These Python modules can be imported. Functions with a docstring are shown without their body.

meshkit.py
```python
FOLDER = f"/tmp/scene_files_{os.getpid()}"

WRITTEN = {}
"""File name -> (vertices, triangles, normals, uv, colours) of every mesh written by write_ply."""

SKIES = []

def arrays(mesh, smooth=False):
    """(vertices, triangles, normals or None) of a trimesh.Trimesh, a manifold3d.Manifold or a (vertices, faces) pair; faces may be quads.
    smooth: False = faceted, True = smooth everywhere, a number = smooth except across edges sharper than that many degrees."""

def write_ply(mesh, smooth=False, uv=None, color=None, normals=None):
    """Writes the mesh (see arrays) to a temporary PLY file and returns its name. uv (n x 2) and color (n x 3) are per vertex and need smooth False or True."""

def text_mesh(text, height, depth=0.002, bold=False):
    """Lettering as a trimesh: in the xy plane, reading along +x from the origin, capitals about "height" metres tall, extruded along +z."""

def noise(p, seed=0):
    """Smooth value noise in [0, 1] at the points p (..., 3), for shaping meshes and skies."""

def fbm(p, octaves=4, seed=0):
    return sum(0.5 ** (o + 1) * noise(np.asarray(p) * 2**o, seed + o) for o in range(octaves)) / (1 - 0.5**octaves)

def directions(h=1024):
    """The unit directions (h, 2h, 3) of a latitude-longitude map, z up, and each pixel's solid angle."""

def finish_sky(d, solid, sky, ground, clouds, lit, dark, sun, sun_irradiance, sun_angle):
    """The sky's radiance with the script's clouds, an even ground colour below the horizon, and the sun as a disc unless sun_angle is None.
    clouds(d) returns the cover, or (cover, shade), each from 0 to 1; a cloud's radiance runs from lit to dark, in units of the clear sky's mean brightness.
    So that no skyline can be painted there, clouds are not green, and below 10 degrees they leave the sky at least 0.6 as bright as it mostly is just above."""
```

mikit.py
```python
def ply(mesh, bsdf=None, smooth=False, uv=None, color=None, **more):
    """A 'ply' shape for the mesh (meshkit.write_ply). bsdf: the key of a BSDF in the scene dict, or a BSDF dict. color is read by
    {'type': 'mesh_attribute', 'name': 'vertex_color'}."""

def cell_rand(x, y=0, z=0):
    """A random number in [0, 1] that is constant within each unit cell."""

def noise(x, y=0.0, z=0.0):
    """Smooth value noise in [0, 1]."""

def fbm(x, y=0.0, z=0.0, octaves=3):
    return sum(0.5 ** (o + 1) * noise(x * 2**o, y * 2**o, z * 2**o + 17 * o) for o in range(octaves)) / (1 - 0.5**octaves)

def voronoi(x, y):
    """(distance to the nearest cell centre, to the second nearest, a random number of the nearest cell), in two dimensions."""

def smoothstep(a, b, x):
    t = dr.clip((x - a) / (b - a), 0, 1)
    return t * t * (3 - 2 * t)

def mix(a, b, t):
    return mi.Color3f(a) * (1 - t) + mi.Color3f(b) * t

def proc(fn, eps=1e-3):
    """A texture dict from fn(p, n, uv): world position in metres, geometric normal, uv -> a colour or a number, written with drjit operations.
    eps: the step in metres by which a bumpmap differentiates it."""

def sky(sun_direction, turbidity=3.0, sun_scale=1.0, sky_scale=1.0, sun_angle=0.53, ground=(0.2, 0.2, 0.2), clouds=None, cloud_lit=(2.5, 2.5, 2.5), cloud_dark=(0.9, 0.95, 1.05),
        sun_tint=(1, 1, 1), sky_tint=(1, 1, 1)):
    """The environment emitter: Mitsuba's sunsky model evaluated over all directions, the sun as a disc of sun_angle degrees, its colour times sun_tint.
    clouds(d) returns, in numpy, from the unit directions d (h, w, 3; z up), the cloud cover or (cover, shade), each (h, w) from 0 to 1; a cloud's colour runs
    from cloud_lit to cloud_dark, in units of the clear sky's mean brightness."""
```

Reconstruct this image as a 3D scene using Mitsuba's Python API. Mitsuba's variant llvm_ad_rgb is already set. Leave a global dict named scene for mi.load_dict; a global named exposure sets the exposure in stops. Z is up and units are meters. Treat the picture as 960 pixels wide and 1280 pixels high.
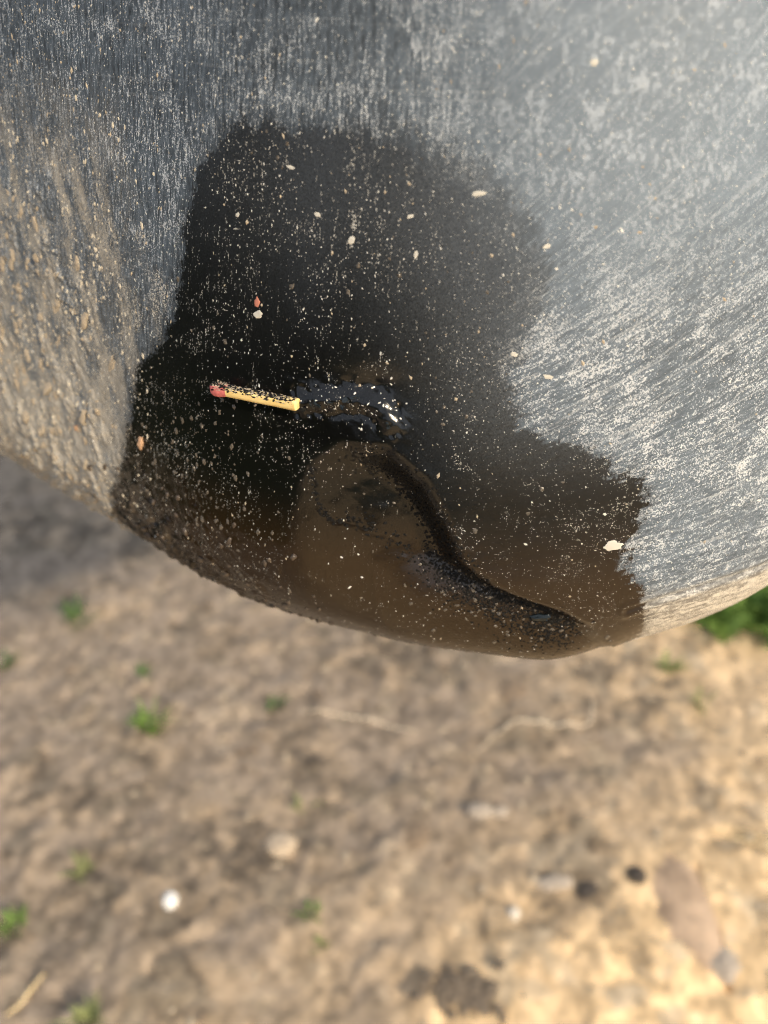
import math, random
import numpy as np, trimesh, drjit as dr, mitsuba as mi, mikit, meshkit
from mikit import noise, fbm, voronoi, cell_rand, smoothstep, mix

rng = np.random.default_rng(7)
T4 = mi.ScalarTransform4f
scene, labels = {'type': 'scene'}, {}

# ------------------------------------------------------------------ camera, sky, exposure
PITCH, H = math.radians(36), 0.6
AIM = [0, math.cos(PITCH), H - math.sin(PITCH)]
scene['camera'] = {'type': 'thinlens', 'fov': 2 * math.degrees(math.atan(480 / 963)), 'fov_axis': 'x',
                   'to_world': T4().look_at(origin=[0, 0, H], target=AIM, up=[0, 0, 1]),
                   'near_clip': 0.01, 'far_clip': 500.0, 'aperture_radius': 0.0013, 'focus_distance': 0.150,
                   'film': {'type': 'hdrfilm', 'width': 768, 'height': 1024},
                   'sampler': {'type': 'independent', 'sample_count': 64}}
SUN_AZ, SUN_EL = math.radians(43), math.radians(34)
SUN = [math.sin(SUN_AZ) * math.cos(SUN_EL), -math.cos(SUN_AZ) * math.cos(SUN_EL), math.sin(SUN_EL)]
def veil(d):
    p = d / np.maximum(d[..., 2:], .06)
    return np.clip(.45 + 1.2 * (meshkit.fbm(p * 1.6, 4, 3) - .35), 0, .9)
scene['sky'] = mikit.sky(SUN, turbidity=3, sun_tint=(.96, 1.0, 1.05), sun_angle=4.0, sun_scale=.85, clouds=veil, cloud_lit=(3.3, 3.5, 3.85))
exposure = 1.98

# ------------------------------------------------------------------ helpers
def put(key, mesh, bsdf, label=None, category=None, group=None, kind=None, smooth=False, uv=None):
    base, k = key, 0
    while key in scene:
        k += 1
        key = f'{base}_{k:03d}'
    scene[key] = mikit.ply(mesh, bsdf, smooth=smooth, uv=uv)
    d = {a: b for a, b in (('label', label), ('category', category), ('group', group), ('kind', kind)) if b}
    if d:
        labels[key] = d
    return key

def principled(color, rough=0.6, spec=0.5, bump=None, bump_scale=1.0, **more):
    c = color if isinstance(color, dict) else {'type': 'rgb', 'value': list(color)}
    b = {'type': 'principled', 'base_color': c, 'roughness': rough, 'specular': spec, **more}
    if bump is not None:
        b = {'type': 'bumpmap', 'arbitrary': bump, 'scale': bump_scale, 'bsdf': b}
    return {'type': 'twosided', 'bsdf': b}

OCT_V = np.array([[1, 0, 0], [-1, 0, 0], [0, 1, 0], [0, -1, 0], [0, 0, 1], [0, 0, -1]], float)
OCT_F = np.array([[0, 2, 4], [2, 1, 4], [1, 3, 4], [3, 0, 4], [2, 0, 5], [1, 2, 5], [3, 1, 5], [0, 3, 5]])
ICO = trimesh.creation.icosphere(subdivisions=1)
ICO_V, ICO_F = np.array(ICO.vertices), np.array(ICO.faces)

def scatter(P, A, B, N, size, V=OCT_V, F=OCT_F, rough=0.35, flat=0.6):
    """many little lumps: one at each P, axes A, B along the surface and N out of it, half sizes size (n, 2)"""
    n, m = len(P), len(V)
    jit = 1 + rough * (rng.random((n, m, 1)) * 2 - 1)
    L = V[None] * jit
    v = (P[:, None] + L[..., :1] * (A * size[:, :1])[:, None] + L[..., 1:2] * (B * size[:, 1:2])[:, None]
         + L[..., 2:] * (N * size.min(1, keepdims=True) * flat)[:, None])
    f = (F[None] + (np.arange(n) * m)[:, None, None]).reshape(-1, 3)
    return v.reshape(-1, 3), f

# ------------------------------------------------------------------ the tank's shape: (s, t) in metres round and down its skin
YAW, TC, RC, CX, CY, ZB, LEAN, RB = -.0319, 1.2766, .1179, .0277, .2338, .4575, math.radians(12), .035
LR, LL, WALL, RT = .25, .25, .36, .028
A1 = RB * (math.pi / 2 + LEAN)
SEGS = [('a', TC / 2), ('l', LR), ('a', math.pi - TC), ('l', LL), ('a', TC), ('l', LR), ('a', math.pi - TC), ('l', LL), ('a', TC / 2)]
PERIM = sum(RC * x if k == 'a' else x for k, x in SEGS)

def plan(s, inset):
    s = np.mod(s, PERIM)
    x, y = np.zeros_like(s), np.zeros_like(s)
    nx, ny = np.zeros_like(s), np.zeros_like(s)
    th, c, at = YAW, np.array([CX, CY]), 0.0
    for k, val in SEGS:
        ln = RC * val if k == 'a' else val
        m = (s >= at - 1e-9) & (s <= at + ln + 1e-9)
        e = s[m] - at
        if k == 'a':
            q = th + e / RC
            ux, uy = np.sin(q), -np.cos(q)
            x[m], y[m] = c[0] + (RC - inset[m]) * ux, c[1] + (RC - inset[m]) * uy
            th += val
        else:
            ux, uy = np.full(e.shape, math.sin(th)), np.full(e.shape, -math.cos(th))
            x[m], y[m] = c[0] + (RC - inset[m]) * ux + e * math.cos(th), c[1] + (RC - inset[m]) * uy + e * math.sin(th)
            c = c + val * np.array([math.cos(th), math.sin(th)])
        nx[m], ny[m] = ux, uy
        at += ln
    return x, y, nx, ny

def skin0(s, t):
    """(point, outward normal) of the undamaged tank"""
    s, t = np.broadcast_arrays(np.asarray(s, float), np.asarray(t, float))
    s, t = s.copy(), t.copy()
    e = LEAN - np.clip(t, 0, A1) / RB
    tw = np.clip(t, -WALL, 0)
    ins = RB - RB * np.cos(e) - tw * math.sin(LEAN)
    z = ZB + RB + RB * np.sin(e) - tw * math.cos(LEAN)
    up = np.clip(-WALL - t, 0, RT * (math.pi / 2 - LEAN))
    e2 = LEAN + up / RT
    ins = ins + RT * (math.cos(LEAN) - np.cos(e2))
    z = z + RT * (np.sin(e2) - math.sin(LEAN))
    el = np.where(t < -WALL, e2, e)
    x, y, nx, ny = plan(s, ins)
    return np.stack([x, y, z], -1), np.stack([nx * np.cos(el), ny * np.cos(el), np.sin(el)], -1)

CREASE = np.array([(-47, 4), (-45, -7), (-44, -14), (-39.5, -20), (-34, -23.4), (-25, -23.5), (-17.5, -18), (-13, -10.5), (-8.5, -2.5), (-2.5, 2.6), (3.6, 5.6), (12.5, 9.2), (20, 14), (27, 24)], float)
CDEPTH = np.array([.0, .3, .7, 1.3, 2.4, 5.0, 7.2, 8.0, 8.2, 8.2, 8.0, 6.8, 2.6, .0])
CWIDTH = np.array([9, 9, 8, 6.5, 6.0, 6.5, 7.5, 7, 6, 4.6, 3.8, 3.6, 3.6, 4.])

def to_line(q, line, val=None):
    """distance from q (n, 2) to a polyline, the side of it (+1 on the right of its run) and the value interpolated at the foot"""
    best, side, out = np.full(len(q), 1e9), np.ones(len(q)), np.zeros(len(q))
    for i in range(len(line) - 1):
        a, b = line[i], line[i + 1]
        ab = b - a
        k = np.clip(((q - a) @ ab) / (ab @ ab), 0, 1)
        r = q - a - k[:, None] * ab
        d = np.hypot(r[:, 0], r[:, 1])
        m = d < best
        best[m] = d[m]
        side[m] = np.sign(ab[0] * r[m, 1] - ab[1] * r[m, 0])
        if val is not None:
            out[m] = (val[i] + (val[i + 1] - val[i]) * k)[m]
    return best, side, out

def sstep(a, b, x):
    k = np.clip((x - a) / (b - a), 0, 1)
    return k * k * (3 - 2 * k)

def n2(u, v, f, seed=0, octaves=3):
    return meshkit.fbm(np.stack([u * f, v * f, np.zeros_like(u) + seed * 3.7], -1), octaves, seed)

def push(s, t):
    """how far (m) the skin stands out of the undamaged tank"""
    u, v = s * 1000, t * 1000
    near = (u > -210) & (u < 130) & (v > -140) & (v < 90)
    out = np.zeros_like(u)
    if not near.any():
        return out
    u, v = u[near], v[near]
    q = np.stack([u + 1.6 * (n2(u, v, .12, 3) - .5), v + 1.6 * (n2(u, v, .12, 4) - .5)], -1)
    d, side, dep = to_line(q, CREASE, CDEPTH)
    inside = side > 0
    num, den, wid = np.zeros_like(u), np.zeros_like(u), np.zeros_like(u)
    for (a, b), dd, ww in zip((CREASE[:-1] + CREASE[1:]) / 2, (CDEPTH[:-1] + CDEPTH[1:]) / 2, (CWIDTH[:-1] + CWIDTH[1:]) / 2):
        w = np.exp(-np.hypot(q[:, 0] - a, q[:, 1] - b) / 8.5) + 1e-12
        num += w * dd
        den += w
        wid += w * ww
    dep, wid = num / den, wid / den
    ds = np.where(inside, d, -d)
    # the scoop: a steep step in along the crease that runs out to the lower left
    scoop = dep * sstep(-.35 * wid, wid, ds) * np.exp(-(np.maximum(ds - wid, 0) / 24) ** 1.5) * sstep(-49, -27, u) * (1 - .72 * sstep(-2, 26, v))
    rim = -.9 * np.exp(-(np.maximum(-ds, 0) / 6.5) ** 1.3) * np.clip(dep / 5, 0, 1) * sstep(4, -1, ds)
    D = scoop + rim
    # bottom lip squeezed outwards under the fold, the bulge right of it
    D -= 2.8 * np.exp(-((u - 15) / 13) ** 2 - ((v - 27) / 11) ** 2)
    D -= 1.0 * np.exp(-((u + 6) / 20) ** 2 - ((v - 26) / 8) ** 2)
    D += 1.2 * np.exp(-((u + 40) / 22) ** 2 - ((v - 30) / 12) ** 2)
    # broad dent round the hole
    D += .7 * np.exp(-((u + 29) / 9) ** 2 - ((v + 35.5) / 4.5) ** 2)
    # torn, crumpled lip that runs on from the match
    dl, sl, _ = to_line(np.stack([u, v], -1), np.array([(-43.6, -31.2), (-39, -32.4), (-33, -33.4), (-27, -33.0), (-24.5, -30.0)]))
    rid = 1 - np.abs(2 * n2(u * .8 + v * .5, v - u * .4, .75, 11, 2) - 1)
    m = np.exp(-(dl / 1.9) ** 2)
    D -= m * (1.0 + .8 * (rid - .55) + .06 * (n2(u, v, 2.0, 12, 2) - .5))
    D += .5 * np.exp(-((dl - 2.6) / .8) ** 2) * sstep(.45, .6, n2(u, v, .6, 15))
    c = np.exp(-(dl / 5.0) ** 2)
    D -= c * .5 * (n2(u, v, .55, 13) - .5)
    D += .8 * np.exp(-((u + 27.5) / 2.2) ** 2 - ((v + 36.6) / 1.3) ** 2)
    # folds in the floor of the scoop
    D -= .10 * inside * np.exp(-((d - 9) / 6) ** 2) * (n2(u, v, .33, 21) - .5) * 2
    dk, _, _ = to_line(q, np.array([(-41.2, -18), (-40, -13), (-39, -9.5), (-36.5, -6.8), (-31, -6), (-25, -4), (-21, 0)]))
    D += .12 * np.exp(-(dk / .5) ** 2) * sstep(.42, .62, n2(u, v, .5, 22))
    # dried mud crust at the left, its lumps and drips
    mud = sstep(-88, -116, u + 8 * (n2(u, v, .06, 31) - .5) * 2) * sstep(-80, -34, v) + .9 * sstep(-56, -84, u) * sstep(-14, 4, v)
    du, dv = u - .22 * v, v
    du = u - .30 * v
    patchy = .25 + 1.1 * sstep(.40, .62, n2(du, v * .45, .11, 35))
    D -= np.clip(mud, 0, 1) * patchy * .75 * (3.2 * np.maximum(n2(du, dv * .45, .24, 32) - .46, 0) + 2.6 * np.maximum(n2(du, dv * .6, .66, 33) - .52, 0) + .8 * (n2(u, v, 1.5, 34, 2) - .5))
    low = sstep(-40, -85, u) * sstep(-4, 14, v)
    D -= low * (4.2 * np.maximum(n2(u, v, .38, 36) - .46, 0) + 1.4 * np.maximum(n2(u, v, .95, 37) - .5, 0))
    # hand-sized unevenness of the sheet, brushed grain
    D -= .6 * (n2(u, v, .018, 41) - .5)
    D -= .05 * (n2(u * 1.0, v * .3, 1.1, 42) - .5) * sstep(-20, -40, u)
    w = sstep(-25, 10, u)
    D -= .06 * w * (n2(u * .2, (v - 10) / (1 + .012 * np.maximum(u + 10, 0)), .9, 43) - .5)
    # moulded line that runs up along the right-hand bottom edge
    dm, _, _ = to_line(np.stack([u, v], -1), np.array([(27., 11.), (36, 9), (48, 8), (60, 8.5), (90, 10)]))
    D += .35 * np.exp(-(dm / .6) ** 2) - .30 * np.exp(-((dm - 1.6) / .8) ** 2)
    fade = sstep(-210, -180, u) * sstep(130, 110, u) * sstep(-140, -125, v) * sstep(90, 70, v)
    out[near] = -D / 1000 * fade
    return out

def skin(s, t, lift=0.0):
    P, N = skin0(s, t)
    return P + N * (push(*np.broadcast_arrays(np.asarray(s, float), np.asarray(t, float))) + lift)[..., None], N

def frame(s, t):
    """(P, A, B, N) on the damaged skin: A along +s, B along +t"""
    h = 2e-4
    P, N0 = skin(s, t)
    A = skin(s + h, t)[0] - P
    B = skin(s, t + h)[0] - P
    A /= np.linalg.norm(A, axis=-1, keepdims=True)
    N = np.cross(A, B)
    N *= np.sign((N * N0).sum(-1, keepdims=True))
    N /= np.linalg.norm(N, axis=-1, keepdims=True)
    return P, A, np.cross(N, A), N

# ------------------------------------------------------------------ materials
WET = [(-72.9, -68.6), (-69.7, -72.9), (-60.1, -78), (-52, -78.8), (-46.6, -77.3), (-39.3, -78.2), (-29.7, -78.4), (-20, -76.8), (-12, -74), (-5.6, -68.6), (-.8, -64), (2.4, -58.6), (1.6, -52.9),
       (-.2, -47.1), (-2.2, -41.4), (-.8, -35.7), (.8, -30.2), (7.2, -28.8), (13.6, -27.1), (18.4, -24.3), (20, -21), (26.3, -20), (28.1, -14.3), (26.5, -8.6), (24.8, -4.3), (23.6, -1.4), (28.7, 4.7), (31, 10),
       (34, 24), (30, 60), (-113, 60), (-109, 20), (-103, 8), (-97, -4), (-94, -21.4), (-90.6, -27.1), (-84.2, -34.3), (-79.4, -41.4), (-77.8, -51.4), (-74.8, -61.4)]

def wet_sd(u, v):
    """signed distance (mm, < 0 inside) to the edge of the wet stain"""
    d, inside = mi.Float(1e9), mi.Float(1)
    for i in range(len(WET)):
        (ax, ay), (bx, by) = WET[i], WET[(i + 1) % len(WET)]
        ex, ey = bx - ax, by - ay
        px, py = u - ax, v - ay
        k = dr.clip((px * ex + py * ey) / (ex * ex + ey * ey), 0, 1)
        qx, qy = px - k * ex, py - k * ey
        d = dr.minimum(d, qx * qx + qy * qy)
        if abs(ey) > 1e-9:
            cross = ((v >= ay) != (v >= by)) & (u < ax + (v - ay) * (ex / ey))
            inside = dr.select(cross, -inside, inside)
    return dr.sqrt(d) * inside

def fields(uv):
    u, v = uv.x * 1000, uv.y * 1000
    wob = (fbm(u * .35, v * .35, 2.0, octaves=3) - .5) * 4 + (noise(u * 2.2, v * 2.2, 5.0) - .5) * 1.6
    c = (v - 10) / (1 + .012 * dr.maximum(u + 10, 0))
    wob += smoothstep(-6, 4, u) * (noise(u * .5, c * 1.9, 6.0) - .5) * 2.2 + (noise(u * 5, v * 5, 9.0) - .5) * 1.6
    sd = wet_sd(u, v) + wob
    soft = 1.0 + 7.5 * smoothstep(-32, -10, u) * smoothstep(-36, -50, v)
    wet = 1 - smoothstep(-soft, soft * .6, sd)
    right = smoothstep(-35, 15, u)
    left = 1 - smoothstep(-110, -70, u)
    return u, v, sd, wet, right, left

def grain(u, v, right):
    """bright dust specks and rubbed streaks, 0..1; the scratches fan out over the right-hand side"""
    c = (v - 10) / (1 + .012 * dr.maximum(u + 10, 0))
    sl = noise(u * .28, c * 3.0, 1.0) * .38 + noise(u * .9, c * 7.0, 2.0) * .34 + noise(u * 2.6, c * 4.2, 6.0) * .28
    sv = noise(u * 3.0, v * .45, 3.0) * .55 + noise(u * 5.5, v * 1.5, 4.0) * .45
    st = sv * (1 - right) + sl * right
    sp = noise(u * 4.6, v * 4.6, 7.0) * .55 + noise(u * 8.2, v * 8.2, 8.0) * .45
    return st, sp

def tank_color(p, n, uv):
    u, v, sd, wet, right, left = fields(uv)
    st, sp = grain(u, v, right)
    patch = fbm(u * .05, v * .05, 9.0, octaves=4)
    fine = fbm(u * .22, v * .22, 11.0, octaves=3)
    hi = smoothstep(-40, -80, v) * right
    dens = (.42 - .15 * hi) * st + (.58 + .15 * hi) * sp + .10 * (patch - .5) + .22 * (fine - .5)
    low = smoothstep(-45, 5, v)
    # dry skin
    c = (v - 10) / (1 + .012 * dr.maximum(u + 10, 0))
    c2 = v * .86 + u * .5
    c3 = v * .62 + u * .79
    scr = smoothstep(.80, .90, noise(u * .045, c * 3.1, 31.0)) * .8 + smoothstep(.83, .92, noise(u * .07, c2 * 2.6, 33.0)) * .6 + smoothstep(.86, .94, noise(v * .09, c3 * 2.9, 35.0)) * .6
    scr = dr.clip(scr * smoothstep(.3, .7, sp + .1) * (.25 + .75 * right), 0, 1)
    film = dr.clip(.32 + .22 * (patch - .5) + (.7 - .35 * hi) * (st - .5) + .25 * right + .25 * hi + .15 * left * low, 0, 1)
    dry = mix((.016, .019, .022), (.17, .212, .258), film)
    spk = smoothstep(.60 - .07 * right + .05 * hi, .72 - .05 * right + .08 * hi, dens)
    dry = mix(dry, mix((.56, .575, .58), (.35, .395, .44), hi), dr.maximum(spk * (.8 - .3 * hi), scr * .5))
    dry = mix(dry, (.40, .44, .485), hi * smoothstep(.50, .74, .25 * fine + .45 * noise(u * 1.6, v * 1.3, 41.0) + .3 * sp) * .6)
    du = u - .30 * v
    drip = fbm(du * .26, v * .085, 15.0, octaves=4)
    area = smoothstep(-80, -112, u + 16 * (patch - .5)) * smoothstep(-88, -46, v)
    tan = mix((.15, .135, .115), (.49, .44, .36), fbm(du * .6, v * .3, 13.0, octaves=4))
    dry = mix(dry, tan, dr.clip(area * (.12 + .2 * low + smoothstep(.40, .56, .62 * drip + .16 * low + .42 * (sp - .5) + .30 * (fine - .5) + .16) * (.45 + .8 * sp)), 0, .95))
    edge = smoothstep(-104, -92, u) * smoothstep(-76, -84, u + 6 * (fine - .5)) * smoothstep(-62, -52, v) * smoothstep(-28, -36, v)
    dry = mix(dry, (.56, .51, .42), edge * smoothstep(.54, .66, .3 * drip + .4 * sp + .3 * fine) * .85)
    rim = smoothstep(4, 14, v) * right
    dry = mix(dry, mix((.22, .19, .15), (.60, .54, .44), smoothstep(.3, .7, st)), rim * .75)
    # soaked skin: nearly black near the hole, a thin film of dust further up and right
    far = smoothstep(8, 50, dr.sqrt(dr.square(u + 42) + dr.square(v + 22)))
    wf = (.12 + .28 * smoothstep(-45, -72, v) + .5 * smoothstep(-75, -35, u) + 1.0 * smoothstep(-38, -4, u)) * far * smoothstep(-12, -40, v)
    soak = mix((.003, .003, .003), (.062, .068, .074), dr.clip(wf * (.2 + .9 * sp) * .8, 0, 1))
    soak = mix(soak, (.50, .48, .43), smoothstep(.745, .82, .5 * st + .5 * sp + .25 * (fine - .5) + .04 * far) * .8)
    muddy = smoothstep(-62, -100, u + 10 * (fine - .5)) * smoothstep(-16, 4, v)
    soak = mix(soak, mix((.012, .010, .008), (.085, .068, .052), smoothstep(.35, .7, fbm(u * .6, v * .6, 17.0, octaves=3))), muddy * .7)
    brown = smoothstep(-14, 4, v) * (1 - muddy)
    soak = mix(soak, (.020, .0105, .004), brown * .85)
    damp = (1 - smoothstep(0, 3.5, sd)) * .35
    return mix(dry * (1 - damp), soak, wet)

def tank_rough(p, n, uv):
    u, v, sd, wet, right, left = fields(uv)
    far = smoothstep(8, 60, dr.sqrt(dr.square(u + 42) + dr.square(v + 18)))
    a = noise(u * 1.3, v * 1.3, 21.0)
    return (.50 + .12 * a) * (1 - wet) + wet * (.12 + .13 * far + .05 * a)

def tank_bump(p, n, uv):
    u, v, sd, wet, right, left = fields(uv)
    st, sp = grain(u, v, right)
    far = smoothstep(8, 60, dr.sqrt(dr.square(u + 42) + dr.square(v + 18)))
    return (.5 * sp + .5 * st) * (1 - wet * (.85 - .5 * far))

scene['tank_skin'] = principled(mikit.proc(tank_color), mikit.proc(tank_rough), .42, mikit.proc(tank_bump, eps=4e-5), 6e-5)

def soil_color(p, n, uv):
    x, y = p.x, p.y
    big = fbm(x * 2.3 + 4, y * 2.3, 1.0, octaves=4)
    mid = fbm(x * 15 + y * 5, y * 19 - x * 6, 3.0, octaves=4)
    small = fbm(x * 46, y * 62, 4.0, octaves=3)
    fine = fbm(x * 110, y * 110, 5.0, octaves=3)
    sandy = smoothstep(-.22, .32, x - (y - .32) * .75 + .7 * (big - .5))
    c = mix((.235, .190, .148), (.74, .535, .305), dr.clip(sandy * 1.0 + .7 * (mid - .5), 0, 1))
    c = mix(c, (.095, .080, .066), smoothstep(.53, .66, mid * .6 + small * .4) * (.85 - .25 * sandy))
    c = mix(c, (.62, .51, .36), smoothstep(.58, .74, small) * .45 * (.3 + sandy))
    c = c * (.45 + 1.1 * fine)
    verge = smoothstep(1.0, 1.35, -x + .5 * (big - .5)) + smoothstep(2.9, 3.6, -y + 1.2 * (big - .5)) + smoothstep(1.8, 2.4, y + .8 * (big - .5))
    return mix(c, mix((.016, .024, .009), (.05, .065, .025), fine), dr.clip(verge, 0, 1))

scene['soil'] = principled(mikit.proc(soil_color), .95, .1)
def plain(key, col, rough=.7, spec=.4, **kw):
    scene[key] = principled(col, rough, spec, **kw)
plain('grit_pale', (.62, .60, .55))
plain('grit_tan', (.40, .33, .24))
plain('grit_wet', (.09, .075, .058), .3, .5)
plain('mud_tan', (.34, .28, .205), .85)
plain('mud_speck', (.52, .46, .36), .85)
plain('mud_orange', (.44, .27, .16), .8)
plain('mud_wet', (.07, .052, .038), .28)
plain('chalk', (.52, .49, .42), .8)
plain('red_scrap', (.42, .16, .11), .7)
plain('oil_grit', (.006, .0055, .005), .55, .15)
plain('black_drop', (.008, .012, .014), .08)
plain('stone_pale', (.62, .56, .47), .85)
plain('stone_white', (.85, .83, .78), .8)
plain('stone_grey', (.30, .275, .245), .85)
scene['stone_red'] = principled(mikit.proc(lambda p, n, uv: mix((.28, .205, .145), (.64, .47, .325), fbm(p.x * 60, p.y * 60, 1.0, octaves=4) * 1.5 - .3)), .9, .2)
plain('damp_dirt', (.15, .12, .09), .9)
plain('stone_tan', (.46, .37, .27), .9)
plain('stone_sand', (.37, .315, .255), .9)
plain('stone_dark', (.06, .05, .042), .9)
plain('soil_crumb', (.20, .15, .105), .9)
plain('straw', (.62, .48, .27), .7)
plain('root_pale', (.60, .51, .39), .8)

def wood_color(p, n, uv):
    g = noise(uv.x * 6000, uv.y * 700, 3.0)
    return mix((.80, .56, .20), (.88, .70, .32), g)
scene['match_wood'] = principled(mikit.proc(wood_color), .55, .4)
scene['match_red'] = principled(mikit.proc(lambda p, n, uv: mix((.36, .07, .07), (.70, .22, .20), fbm(p.x * 2500, p.y * 2500, p.z * 2500, octaves=3)), eps=5e-5), .75, .3)
scene['leaf_green'] = {'type': 'principledthin', 'base_color': {'type': 'rgb', 'value': [.20, .30, .09]}, 'roughness': .5, 'diff_trans': .8}
scene['leaf_dark'] = {'type': 'principledthin', 'base_color': {'type': 'rgb', 'value': [.13, .21, .08]}, 'roughness': .5, 'diff_trans': .8}
scene['leaf_bright'] = {'type': 'principledthin', 'base_color': {'type': 'rgb', 'value': [.22, .34, .09]}, 'roughness': .5, 'diff_trans': .9}
scene['leaf_hedge'] = {'type': 'principledthin', 'base_color': {'type': 'rgb', 'value': [.03, .05, .018]}, 'roughness': .6, 'diff_trans': .6}
scene['leaf_pale'] = {'type': 'principledthin', 'base_color': {'type': 'rgb', 'value': [.30, .33, .15]}, 'roughness': .5, 'diff_trans': .8}

# ------------------------------------------------------------------ the ground
def ground_z(x, y):
    p = np.stack([x, y, np.zeros_like(x)], -1)
    far = np.exp(-np.hypot(x, y - .5) / 3)
    z = .012 * (meshkit.fbm(p * 3.0, 3, 1) - .5) + .012 * (meshkit.fbm(p * 16, 4, 2) - .5) + .005 * (meshkit.fbm(p * 70, 3, 3) - .5)
    z += .016 * np.maximum(meshkit.noise(p * 34, 9) - .6, 0) + .010 * np.maximum(meshkit.noise(p * 62, 19) - .6, 0)
    z -= .010 * np.maximum(meshkit.noise(p * [26, 34, 1], 29) - .7, 0)
    # hollow and crack beside the half-buried stone
    for k in range(3):
        (ax_, ay_), (bx_, by_) = ((.254, .338), (.248, .315), (.251, .285), (.247, .245))[k:k + 2]
        kk = np.clip(((x - ax_) * (bx_ - ax_) + (y - ay_) * (by_ - ay_)) / ((bx_ - ax_) ** 2 + (by_ - ay_) ** 2), 0, 1)
        dd = np.hypot(x - ax_ - kk * (bx_ - ax_), y - ay_ - kk * (by_ - ay_))
        z -= .006 * np.exp(-(dd / .0022) ** 2)
    z -= .008 * np.exp(-(((x - .235) / .008) ** 2 + ((y - .325) / .008) ** 2))
    return z * far

def axis(lo, hi, step, ext):
    core = np.arange(lo, hi + step / 2, step)
    k = np.cumsum(step * 1.22 ** np.arange(1, 70))
    k = np.append(k[k < ext], ext)
    return np.concatenate([(lo - k)[::-1], core, hi + k])

gx, gy = axis(-.75, .75, .0025, 180.), axis(.1, 1.35, .0025, 180.)
GX, GY = np.meshgrid(gx, gy)
GZ = ground_z(GX, GY)
ii = np.arange(GX.size).reshape(GX.shape)
quads = np.stack([ii[:-1, :-1], ii[:-1, 1:], ii[1:, 1:], ii[1:, :-1]], -1).reshape(-1, 4)
put('ground', (np.stack([GX, GY, GZ], -1).reshape(-1, 3), quads), 'soil', 'bare trodden sandy soil below the tank', kind='structure', smooth=True)

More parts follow.
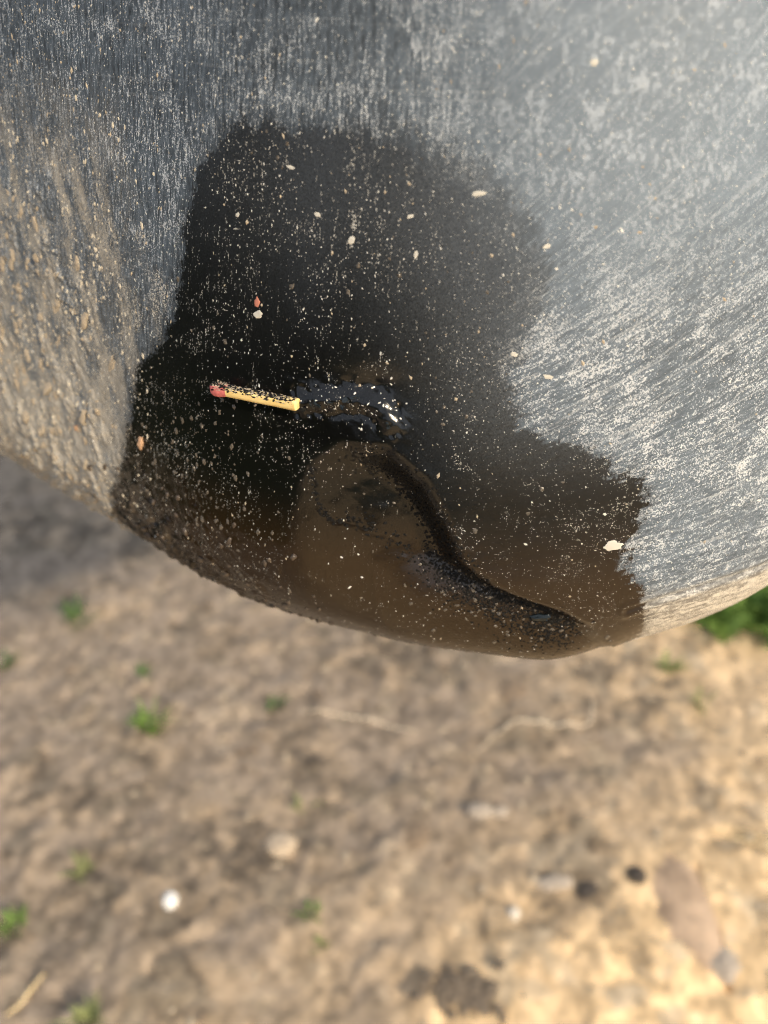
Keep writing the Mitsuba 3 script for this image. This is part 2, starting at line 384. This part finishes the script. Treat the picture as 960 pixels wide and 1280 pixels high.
# ------------------------------------------------------------------ the tank
s_core = np.arange(-.205, .1251, .0004)
s_rest = np.arange(.130, PERIM - .208, .006)
t_core = np.arange(-.135, .0851, .0004)
S = np.concatenate([s_core, s_rest])
Tt = np.concatenate([np.arange(-WALL - RT * (math.pi / 2 - LEAN), -.136, .006), t_core[t_core <= A1], [A1]])
SS, TT = np.meshgrid(S, Tt)
P, _ = skin(SS, TT)
rows, cols = SS.shape
cen = P[0].mean(0)
V = [P.reshape(-1, 3)]
UV = [np.stack([SS, TT], -1).reshape(-1, 2)]
nbot, ntop = 7, 7
for k in range(1, nbot + 1):
    r = P[-1].copy(); q = k / nbot
    r[:, :2] += (cen[:2] - r[:, :2]) * q * .999
    V.append(r); UV.append(np.stack([S, np.full(cols, A1 + .2 * q)], -1))
for k in range(1, ntop + 1):
    r = P[0].copy(); q = k / ntop
    r[:, :2] += (cen[:2] - r[:, :2]) * q * .999
    V.append(r); UV.append(np.stack([S, np.full(cols, Tt[0] - .2 * q)], -1))
order = list(range(rows, rows + nbot))
seq = [rows + nbot + k for k in range(ntop - 1, -1, -1)] + list(range(rows)) + order
ii = np.arange(len(seq) * cols).reshape(-1, cols)
idx = np.array([np.arange(cols) + r * cols for r in seq])
nxt = np.roll(idx, -1, 1)
F = np.stack([idx[:-1], idx[1:], nxt[1:], nxt[:-1]], -1).reshape(-1, 4)
put('fuel_tank', (np.vstack(V), F), 'tank_skin', 'big black tank with a wet stain and dent on its dusty lower corner', 'tank', smooth=True, uv=np.vstack(UV))

# ------------------------------------------------------------------ grit and mud stuck to the tank
def wet_np(u, v):
    from shapely import Polygon, contains_xy
    return contains_xy(Polygon(WET), u, v)

def grit(n, size, where, key, bsdf, ll=None, V=OCT_V, F=OCT_F, stretch=1.6, flat=.6, kind='stuff', label=None):
    u, v = rng.uniform(-170, 78, n), rng.uniform(-112, 44, n)
    keep = rng.random(n) < where(u, v)
    u, v = u[keep], v[keep]
    P, A, B, N = frame(u / 1000, v / 1000)
    right = sstep(-35, 15, u)
    a = np.where(rng.random(len(u)) < right, -.65, 1.57) + rng.normal(0, .35, len(u))
    AA = A * np.cos(a)[:, None] + B * np.sin(a)[:, None]
    BB = np.cross(N, AA)
    r = size[0] * (size[1] / size[0]) ** (rng.random(len(u)) ** 2.2) / 1000
    sz = np.stack([r * rng.uniform(1, stretch, len(u)), r], -1)
    v_, f_ = scatter(P + N * (r * .1)[:, None], AA, BB, N, sz, V, F, .4, flat)
    put(key, (v_, f_), bsdf, label, kind=kind)

def clump(u, v, f, seed):
    return n2(u, v, f, seed)

def quiet(u, v):
    """few grains lie on the floor of the scoop and under the fold"""
    d, side, _ = to_line(np.stack([u, v], -1), CREASE)
    fl = np.exp(-(((u + 26) / 17) ** 2 + ((v + 2) / 15) ** 2) ** 2)
    return (1 - .93 * fl * (side > 0)) * (1 - .7 * sstep(8, 20, v))

grit(90000, (.035, .15), lambda u, v: np.where(wet_np(u, v), (.05 + 2.2 * np.maximum(clump(u, v, .10, 51) - .47, 0)) * quiet(u, v), .5 * clump(u, v, .07, 52)), 'fuel_tank__pale_grit', 'grit_pale', stretch=2.2)
grit(70000, (.028, .085), lambda u, v: wet_np(u, v) * sstep(-26, -8, u) * (.15 + 3.2 * np.maximum(clump(u * .6, v * 1.3, .13, 58) - .42, 0)) * quiet(u, v), 'fuel_tank__fine_grit', 'grit_pale', stretch=2.6)
grit(9000, (.09, .34), lambda u, v: np.where(wet_np(u, v), .10 * quiet(u, v), .45 * sstep(-60, -120, u) + .04), 'fuel_tank__tan_grit', 'grit_tan', stretch=2.2)
grit(1000, (.07, .27), lambda u, v: np.where(wet_np(u, v), .55 * quiet(u, v) * sstep(.38, .6, clump(u, v, .06, 57)), .2), 'fuel_tank__pale_crumbs', 'grit_pale', V=ICO_V, F=ICO_F, stretch=2.4, flat=.4)
grit(16000, (.10, .50), lambda u, v: wet_np(u, v) * (sstep(-40, -70, u) * sstep(-34, -5, v) * clump(u, v, .12, 54) * 1.2 + .03), 'fuel_tank__wet_grit', 'grit_wet', V=ICO_V, F=ICO_F)
grit(30000, (.07, .36), lambda u, v: sstep(-80, -108, u) * sstep(-84, -52, v) * 1.6 * np.maximum(clump(u - .30 * v, v * .4, .22, 61) - .40, 0) * 2, 'fuel_tank__mud_specks', 'mud_speck', V=ICO_V, F=ICO_F, stretch=2.2, flat=.5)
grit(5000, (.25, 1.0), lambda u, v: sstep(-92, -122, u) * sstep(-62, -30, v) * (clump(u, v, .1, 55) > .5), 'fuel_tank__mud_splash', 'mud_tan', V=ICO_V, F=ICO_F, stretch=2.4, flat=.5)

def lump(u, v, a, b, bsdf, key, ang=1.57, flat=.7, label=None, sub=2):
    base = trimesh.creation.icosphere(subdivisions=sub)
    Vv = np.array(base.vertices)
    Vv = Vv * (1 + 1.3 * (meshkit.fbm(Vv * [2.2, 2.2, .6] + rng.random(3) * 50, 4, 5) - .5))[:, None]
    P, A, B, N = frame(np.array([u / 1000]), np.array([v / 1000]))
    AA = A * math.cos(ang) + B * math.sin(ang)
    v_, f_ = scatter(P + N * b * .0002, AA, np.cross(N, AA), N, np.array([[a, b]]) / 1000, Vv, np.array(base.faces), .05, flat)
    put(key, (v_, f_), bsdf, label, smooth=50)

lump(21.6, -5.7, 2.0, 1.0, 'chalk', 'fuel_tank__mud_flake', -.1, .16, 'whitish flake at the right edge of the wet stain')
lump(-55.3, -48.2, 1.0, .55, 'red_scrap', 'fuel_tank__red_flake', 1.3, .35, 'small reddish flake above the match')
lump(-55.0, -46.0, 1.1, .7, 'chalk', 'fuel_tank__mud_flake', .4, .3)
for u, v, a, b in ((-10.4, -70, 1.5, .55), (-34.5, -61.4, 1.0, .8), (8.8, -88.6, .9, .7), (-23, -66, .8, .4), (-48.5, -72, 1.1, .35), (-42, -65, .8, .5), (-61, -63, .6, .5), (-21.5, -60, .5, .8), (5.4, -40, 1.2, .5), (-1.5, -44, .9, .5), (3, -62, .9, .5)):
    lump(u, v, a * .75, b * .75, 'chalk', 'fuel_tank__mud_flake', rng.normal(0, .6), .16)
lump(9.5, 14.5, 2.0, .9, 'black_drop', 'fuel_tank__tar_drop', .1, .6, 'glossy black drip under the fold')
lump(-116.2, -4.3, .9, .7, 'mud_orange', 'fuel_tank__mud_lump')
lump(-90.6, -9.0, 1.5, .9, 'mud_orange', 'fuel_tank__mud_lump')
for _ in range(12):
    u, v = rng.uniform(-158, -95), rng.uniform(-48, 18)
    b = rng.uniform(.5, 1.15)
    lump(u, v, b * rng.uniform(1.2, 2.6), b, 'mud_tan', 'fuel_tank__mud_lump', rng.normal(1.35, .25), .55)
for _ in range(70):
    u = rng.uniform(-112, -40); v = rng.uniform(-4, 30) + (u + 112) * .06
    b = rng.uniform(.22, .75)
    lump(u, v, b * rng.uniform(1, 1.9), b, 'mud_wet', 'fuel_tank__wet_lump', rng.normal(1.2, .5), .7)
# oily dirt packed under the fold
# torn black plastic beside the match, dark crumbs along the kink in the floor of the scoop
def strew(line, n, spread, size, bsdf, key, stretch, flat):
    line = np.array(line, float)
    k = rng.uniform(0, len(line) - 1.001, n)
    i = k.astype(int)
    q = line[i] + (line[i + 1] - line[i]) * (k - i)[:, None] + rng.normal(0, spread, (n, 2))
    P, A, B, N = frame(q[:, 0] / 1000, q[:, 1] / 1000)
    a = rng.uniform(-1.2, 1.2, n)[:, None]
    AA = A * np.cos(a) + B * np.sin(a) + N * rng.normal(0, .35, (n, 1))
    AA /= np.linalg.norm(AA, axis=1, keepdims=True)
    BB = np.cross(N, AA)
    BB /= np.linalg.norm(BB, axis=1, keepdims=True)
    r = size * rng.uniform(.4, 1, n) / 1000
    v_, f_ = scatter(P + N * (r * .15)[:, None], AA, BB, np.cross(AA, BB), np.stack([r * rng.uniform(1.2, stretch, n), r], -1), ICO_V, ICO_F, .4, flat)
    put(key, (v_, f_), bsdf, kind='stuff')
strew([(-43, -30.5), (-39, -32.2), (-33, -33.6), (-27, -33), (-25, -30)], 12, .9, .5, 'black_drop', 'fuel_tank__torn_slivers', 3.2, .5)
strew([(-43, -30.5), (-39, -32.2), (-33, -33.6), (-27, -33), (-23, -34)], 34, 1.5, .15, 'grit_pale', 'fuel_tank__torn_grit', 3.5, .5)
strew([(-41.2, -18), (-40, -13), (-39, -9.5), (-36.5, -6.8), (-33, -6.5)], 90, .35, .30, 'oil_grit', 'fuel_tank__black_crumbs', 1.8, .6)
strew([(-34, -8), (-29, -7), (-25, -4), (-21, 0)], 70, 1.2, .32, 'oil_grit', 'fuel_tank__black_crumbs', 1.8, .6)
strew([(-30, -21.5), (-23, -19.5), (-18, -14), (-14.5, -8), (-11, -1), (-5, 5)], 1500, 1.9, .30, 'oil_grit', 'fuel_tank__black_crumbs', 1.8, .5)
strew([(-16, 0), (-8, 8), (0, 12), (9, 16), (15, 19)], 1500, 2.6, .24, 'oil_grit', 'fuel_tank__black_crumbs', 2.0, .5)
strew([(-14, 4), (-6, 11), (4, 16), (12, 19)], 60, 3.0, .36, 'grit_wet', 'fuel_tank__fold_crumbs', 2.0, .5)
strew([(-6, 5), (0, 8), (8, 11), (16, 16)], 700, 1.1, .26, 'oil_grit', 'fuel_tank__black_crumbs', 1.8, .6)
strew([(-41, 5), (-36, 2), (-33, -3), (-30, 10)], 9, 3.5, .24, 'grit_pale', 'fuel_tank__floor_grit', 2.2, .5)

# ------------------------------------------------------------------ the match stuck into the hole
tail = skin(np.array([-.0441]), np.array([-.0310]), .0006)[0][0]
tip = skin(np.array([-.0637]), np.array([-.0303]), .0030)[0][0]
ax = (tip - tail) / np.linalg.norm(tip - tail)
up = np.array([0, 0, 1.]) - ax * ax[2]
up /= np.linalg.norm(up)
sd_ = np.cross(ax, up)
def along(sections):
    """a rounded square bar through (distance, half width) sections along the match"""
    v = []
    n = 16
    for d, w in sections:
        for k in range(n):
            a = 2 * math.pi * k / n
            c, s = math.cos(a), math.sin(a)
            r = w / max(abs(c), abs(s)) ** .75
            v.append(tail + ax * d + (up * s + sd_ * c) * r)
    f = [(i * n + k, i * n + (k + 1) % n, (i + 1) * n + (k + 1) % n, (i + 1) * n + k) for i in range(len(sections) - 1) for k in range(n)]
    v += [tail + ax * sections[0][0], tail + ax * sections[-1][0]]
    t = [x for q in f for x in ((q[0], q[1], q[2]), (q[0], q[2], q[3]))]
    L = len(sections)
    t += [(k, len(v) - 2, (k + 1) % n) for k in range(n)] + [((L - 1) * n + k, (L - 1) * n + (k + 1) % n, len(v) - 1) for k in range(n)]
    return np.array(v), np.array(t)
LEN = np.linalg.norm(tip - tail)
labels['matchstick'] = {'label': 'red-tipped wooden match stuck in the torn wet dent of the black tank', 'category': 'match'}
sv, sf = along([(-.0004, .0009), (.0, .00100), (.004, .00095), (.008, .00098), (.012, .00094), (LEN - .0022, .00096)])
put('matchstick__stick', (sv, sf), 'match_wood', smooth=True, uv=np.stack([((sv - tail) @ sd_), ((sv - tail) @ ax)], -1))
put('matchstick__head', along([(LEN - .0034, .00098), (LEN - .0029, .00108), (LEN - .0018, .00124), (LEN - .0006, .00118), (LEN + .0002, .00085), (LEN + .0005, .0004)]), 'match_red', smooth=60)
for key, bs, n, r0 in (('matchstick__dark_grit', 'oil_grit', 420, .00021), ('matchstick__pale_grit', 'grit_tan', 380, .00016)):
    d = (LEN - .0004) * rng.random(n) ** .75
    c = np.clip(rng.normal(.0, .8, n), -1, 1)
    fat = np.where((d > LEN - .003), 1.28, 1.0)
    hgt = np.where(np.abs(c) > .97, rng.uniform(.2, 1, n), 1)
    P = tail + ax * d[:, None] + up * (.00095 * fat * hgt)[:, None] + sd_ * (c * .00094 * fat)[:, None]
    r = r0 * rng.uniform(.5, 1.2, n)
    e = np.ones((n, 3))
    v_, f_ = scatter(P, ax * e, sd_ * e, up * e, np.stack([r * 1.3, r], -1), ICO_V, ICO_F, .3, .7)
    put(key, (v_, f_), bs, kind='stuff')

# ------------------------------------------------------------------ things on the ground
def gpt(x, y):
    return np.array([x, y, float(ground_z(np.array([x]), np.array([y]))[0])])

def tuft(x, y, r, n, bsdf, label, key='grass_tuft', cat='grass', h=None, kind=None, group=None):
    V, Fc = [], []
    for _ in range(n):
        a, rad = rng.uniform(0, 6.283), r * .35 * math.sqrt(rng.random())
        b = gpt(x + rad * math.cos(a), y + rad * math.sin(a))
        ln = (h or r * 1.1) * rng.uniform(.5, 1.1)
        a2 = a + rng.normal(0, .6)
        o = np.array([math.cos(a2), math.sin(a2), 0]); w = np.array([-o[1], o[0], 0]) * rng.uniform(.0012, .0024)
        bend = rng.uniform(.3, 1.1)
        k0 = len(V)
        for q in range(4):
            f = q / 3
            c = b + o * ln * bend * f ** 1.6 * .8 + np.array([0, 0, ln * (f - .35 * bend * f * f)]) - np.array([0, 0, .002])
            ww = w * (1 - f ** 2 * .95)
            V += [c - ww, c + ww]
        for q in range(3):
            i = k0 + 2 * q
            Fc.append((i, i + 1, i + 3, i + 2))
    return put(key, (np.array(V), np.array(Fc)), bsdf, label, cat, group, kind)

def rock(x, y, r, bsdf, key, label, cat, sx=1.0, sy=1.0, sz=.7, rot=0, sink=.35):
    m = trimesh.creation.icosphere(subdivisions=4)
    v = np.array(m.vertices)
    v = v * (1 + .55 * (meshkit.fbm(v * 1.6 + rng.random(3) * 40, 3, 8) - .5))[:, None]
    v = v * [r * sx, r * sy, r * sz]
    c, s = math.cos(rot), math.sin(rot)
    v = v @ np.array([[c, s, 0], [-s, c, 0], [0, 0, 1]])
    put(key, (v + gpt(x, y) + [0, 0, r * sz * (.5 - sink)], np.array(m.faces)), bsdf, label, cat, smooth=40)

def strand(pts, r, bsdf, key, label, cat):
    pts = np.array([gpt(x, y) + [0, 0, r * 1.1 + (dz[0] if dz else 0)] for x, y, *dz in pts])
    k = np.linspace(0, len(pts) - 1, 8 * len(pts))
    q = np.stack([np.interp(k, np.arange(len(pts)), pts[:, i]) for i in range(3)], -1)
    q[:, :2] += .006 * (np.stack([n2(q[:, 0], q[:, 1], 60, 1), n2(q[:, 0], q[:, 1], 60, 2)], -1) - .5)
    q[:, 2] = ground_z(q[:, 0], q[:, 1]) + r * (.1 + 1.4 * n2(q[:, 0], q[:, 1], 45, 6)) + np.maximum(q[:, 2] - q[:, 2].min() - .004, 0) * .5
    q = np.vstack([q[:1], (q[:-2] + q[1:-1] * 2 + q[2:]) / 4, q[-1:]])
    V, n = [], 7
    for i in range(len(q)):
        d = q[min(i + 1, len(q) - 1)] - q[max(i - 1, 0)]
        d /= np.linalg.norm(d)
        a = np.cross(d, [0, 0, 1]); a /= np.linalg.norm(a); b = np.cross(a, d)
        rr = r * (.45 + .55 * math.sin(math.pi * min(max(i / (len(q) - 1), .08), .92)))
        V += [q[i] + (a * math.cos(t) + b * math.sin(t)) * rr for t in np.arange(n) * 2 * math.pi / n]
    F = [(i * n + j, i * n + (j + 1) % n, (i + 1) * n + (j + 1) % n, (i + 1) * n + j) for i in range(len(q) - 1) for j in range(n)]
    put(key, (np.array(V), np.array(F)), bsdf, label, cat, smooth=True)
# each weed is a thing of its own
for x, y, r, n, leaf, lab in (
        (-.222, .474, .026, 30, 'leaf_bright', 'bright green grass sprout alone on bare soil below the wet stain, at left'),
        (-.106, .499, .018, 12, 'leaf_dark', 'small dark green sprout just left of the pale roots on the soil'),
        (-.338, .622, .030, 22, 'leaf_dark', 'dull green tuft on the soil below the left edge of the tank'),
        (-.396, .556, .018, 14, 'leaf_dark', 'green tuft cut by the left edge of the picture, highest of those at that edge'),
        (-.280, .288, .020, 18, 'leaf_green', 'green tuft near the left edge level with the white pebble'),
        (-.242, .332, .018, 16, 'leaf_pale', 'pale green tuft up and left of the white pebble'),
        (-.056, .300, .014, 12, 'leaf_green', 'yellowish green sprout standing below the round pale stone'),
        (-.048, .276, .010, 8, 'leaf_pale', 'tiny pale sprout just below the yellowish one in the middle of the soil'),
        (-.205, .222, .022, 24, 'leaf_pale', 'leafy green tuft at the bottom edge beside a dry stalk'),
        (-.430, .900, .034, 30, 'leaf_green', 'green tuft close under the muddy left edge of the tank'),
        (-.335, .850, .022, 12, 'leaf_dark', 'faint green tuft in the shade below the wet edge of the tank'),
        (.294, .551, .020, 20, 'leaf_green', 'green sprout just below the big weed patch at right'),
        (.312, .500, .024, 14, 'leaf_pale', 'sparse yellowish sprout on the soil below the weed patch at right'),
        (-.070, .393, .016, 8, 'leaf_pale', 'sparse pale sprout up and right of the round pale stone'),
        (-.246, .540, .018, 9, 'leaf_dark', 'faint dark sprout above the bright green one')):
    tuft(x, y, r, n, leaf, lab)
wr = np.random.default_rng(21)
V0 = [(x, y) for x, y in zip(wr.uniform(.27, .62, 420), wr.uniform(.585, .86, 420)) if x > .30 + (.675 - y) * .75 and wr.random() < .30 + 2.4 * (x - .30)]
leaves, faces, k0 = [], [], 0
for x, y in V0:
    for _ in range(16):
        a = rng.uniform(0, 6.283); ln = rng.uniform(.025, .055); el = rng.uniform(.2, 1.2)
        b = gpt(x + rng.normal(0, .012), y + rng.normal(0, .012))
        o = np.array([math.cos(a) * math.cos(el), math.sin(a) * math.cos(el), math.sin(el)])
        w = np.array([-math.sin(a), math.cos(a), 0]) * ln * .14
        leaves += [b - w * .3, b + w * .3, b + o * ln * .5 + w, b + o * ln * .5 - w, b + o * ln + np.array([0, 0, -.2 * ln])]
        faces += [(k0, k0 + 1, k0 + 2), (k0, k0 + 2, k0 + 3), (k0 + 3, k0 + 2, k0 + 4)]
        k0 += 5
put('weed_patch', (np.array(leaves), np.array(faces)), 'leaf_bright', 'thick patch of green weeds behind the right-hand edge of the tank', 'weeds', kind='stuff')

rock(-.167, .308, .0058, 'stone_white', 'pebble', 'small bright white pebble lying on the brown soil', 'pebble', 1, 1.15, .9, .3, .2)
rock(-.086, .356, .0115, 'stone_tan', 'pebble', 'round pale tan stone half sunk in the soil right of the white pebble', 'pebble', 1.1, .95, .6, .2)
rock(.249, .262, .0125, 'stone_sand', 'pebble', 'grey stone at the lower end of the crack beside the reddish slab', 'pebble', 1, 1, .7, .5)
rock(.083, .386, .0095, 'stone_sand', 'pebble', 'left of two small grey pebbles on the sandy soil below the pale roots', 'pebble', 1.2, .8, .6)
rock(.100, .387, .0075, 'stone_sand', 'pebble', 'right of two small grey pebbles on the sandy soil below the pale roots', 'pebble', 1.1, .8, .6)
rock(.134, .322, .0100, 'stone_sand', 'pebble', 'flat grey pebble left of the dark hole in the sand', 'pebble', 1.8, .6, .5, .1)
rock(.160, .316, .0075, 'stone_dark', 'pebble', 'dark chip between the flat grey pebble and the dark hole', 'pebble', 1.2, .8, .5, .4)
rock(.100, .298, .0050, 'stone_pale', 'pebble', 'tiny pale pebble below the flat grey one', 'pebble')
n = 110
q = rng.normal(0, 1, (n, 2)) * [.011, .007] + [.062, .238]
q[:60] += [-.012, .004]
rr = rng.uniform(.0012, .0042, n)
e = np.ones((n, 3))
put('dirt_heap', scatter(np.stack([q[:, 0], q[:, 1], ground_z(q[:, 0], q[:, 1]) + rr * .3], -1), e * [1, 0, 0], e * [0, 1, 0], e * [0, 0, 1], np.stack([rr * 1.3, rr], -1), ICO_V, ICO_F, .4, .7), 'damp_dirt', 'little heap of dark damp dirt crumbs at the bottom edge of the picture', 'dirt')
rock(.232, .305, .040, 'stone_red', 'flat_stone', 'flat reddish brown stone almost buried in the sand at right', 'stone', .55, 1.05, .12, .12, .72)
rock(.202, .327, .0075, 'stone_dark', 'soil_clod', 'small round black clod at the upper left corner of the reddish stone', 'clod', 1, 1, .7)
rock(.026, .366, .011, 'soil_crumb', 'soil_clod', 'flat brown clod left of the grey pebbles in the middle of the soil', 'clod', 1.3, 1, .4, .6, .5)
rock(.128, .519, .012, 'soil_crumb', 'soil_clod', 'brown clod in the bend of the curved pale root', 'clod', 1.4, 1, .4, .6, .5)
strand([(-.082, .496), (-.05, .490, .002), (-.019, .487), (.005, .478, .002), (.034, .470)], .0014, 'root_pale', 'root', 'pale straight root lying on the soil left of the curved one', 'root')
strand([(.088, .452), (.105, .466), (.123, .477, .003), (.145, .474), (.160, .472), (.185, .474), (.198, .479), (.203, .498, .003), (.205, .516)], .0013, 'root_pale', 'root', 'pale root that bends up at its right end on the soil', 'root')
strand([(.275, .368), (.295, .358, .004), (.33, .342, .006)], .0016, 'straw', 'straw', 'dry straw cut by the right edge of the picture', 'straw')
strand([(.285, .372), (.31, .360, .005), (.34, .350, .004)], .0013, 'straw', 'straw', 'thinner dry straw behind the one at the right edge', 'straw')
strand([(-.262, .228), (-.252, .240, .006), (-.240, .250, .012)], .0018, 'straw', 'straw', 'short dry stalk leaning up in the bottom left corner', 'straw')
# crumbs, gravel and bits of straw that nobody could count
n = 5200
x, y = rng.uniform(-.72, .72, n), rng.uniform(.12, 1.15, n)
r = .0006 * (5.0 ** (rng.random(n) ** 2.5)) * (.8 + y * .5)
Pg = np.stack([x, y, ground_z(x, y) + r * .3], -1)
e = np.ones((n, 3))
half = rng.random(n) < .55
for m, bs, key, lab in ((half, 'grit_tan', 'soil_crumbs', 'light crumbs of sandy soil'), (~half, 'soil_crumb', 'soil_crumbs', 'darker crumbs of soil')):
    k = m.sum(); an = rng.uniform(0, 3.14, k)
    A_ = np.stack([np.cos(an), np.sin(an), 0 * an], -1); B_ = np.stack([-np.sin(an), np.cos(an), 0 * an], -1)
    v_, f_ = scatter(Pg[m], A_, B_, e[:k] * [0, 0, 1], np.stack([r[m] * rng.uniform(1, 1.7, k), r[m]], -1), ICO_V, ICO_F, .35, .7)
    put(key, (v_, f_), bs, lab + ' strewn over the ground', 'crumbs', kind='stuff')

# hedge along the left and behind the camera's left shoulder, seen only where the wet skin mirrors it
hv, hf, k0 = [], [], 0
n = 9000
az = np.radians(rng.uniform(-128, -4, n))
rad = rng.normal(0, .28, n) + 3.6 + 1.3 * (1 - np.abs(np.sin(az)))
hz = (rng.random(n) ** .8) * (1.35 + .5 * np.sin(az * 9) + .3 * np.sin(az * 23 + 1))
c = np.stack([rad * np.sin(az), -rad * np.cos(az), hz], -1)
d1 = rng.normal(0, 1, (n, 3)); d1 /= np.linalg.norm(d1, axis=1, keepdims=True)
d2 = np.cross(d1, rng.normal(0, 1, (n, 3))); d2 /= np.linalg.norm(d2, axis=1, keepdims=True)
ln = rng.uniform(.05, .11, n)[:, None]
hv = np.stack([c - d1 * ln, c + d2 * ln * .45, c + d1 * ln, c - d2 * ln * .45], 1).reshape(-1, 3)
hf = np.arange(4 * n).reshape(-1, 4)
put('hedge', (hv, hf), 'leaf_hedge', 'dark green hedge standing off to the left of the tank', 'hedge', kind='stuff')
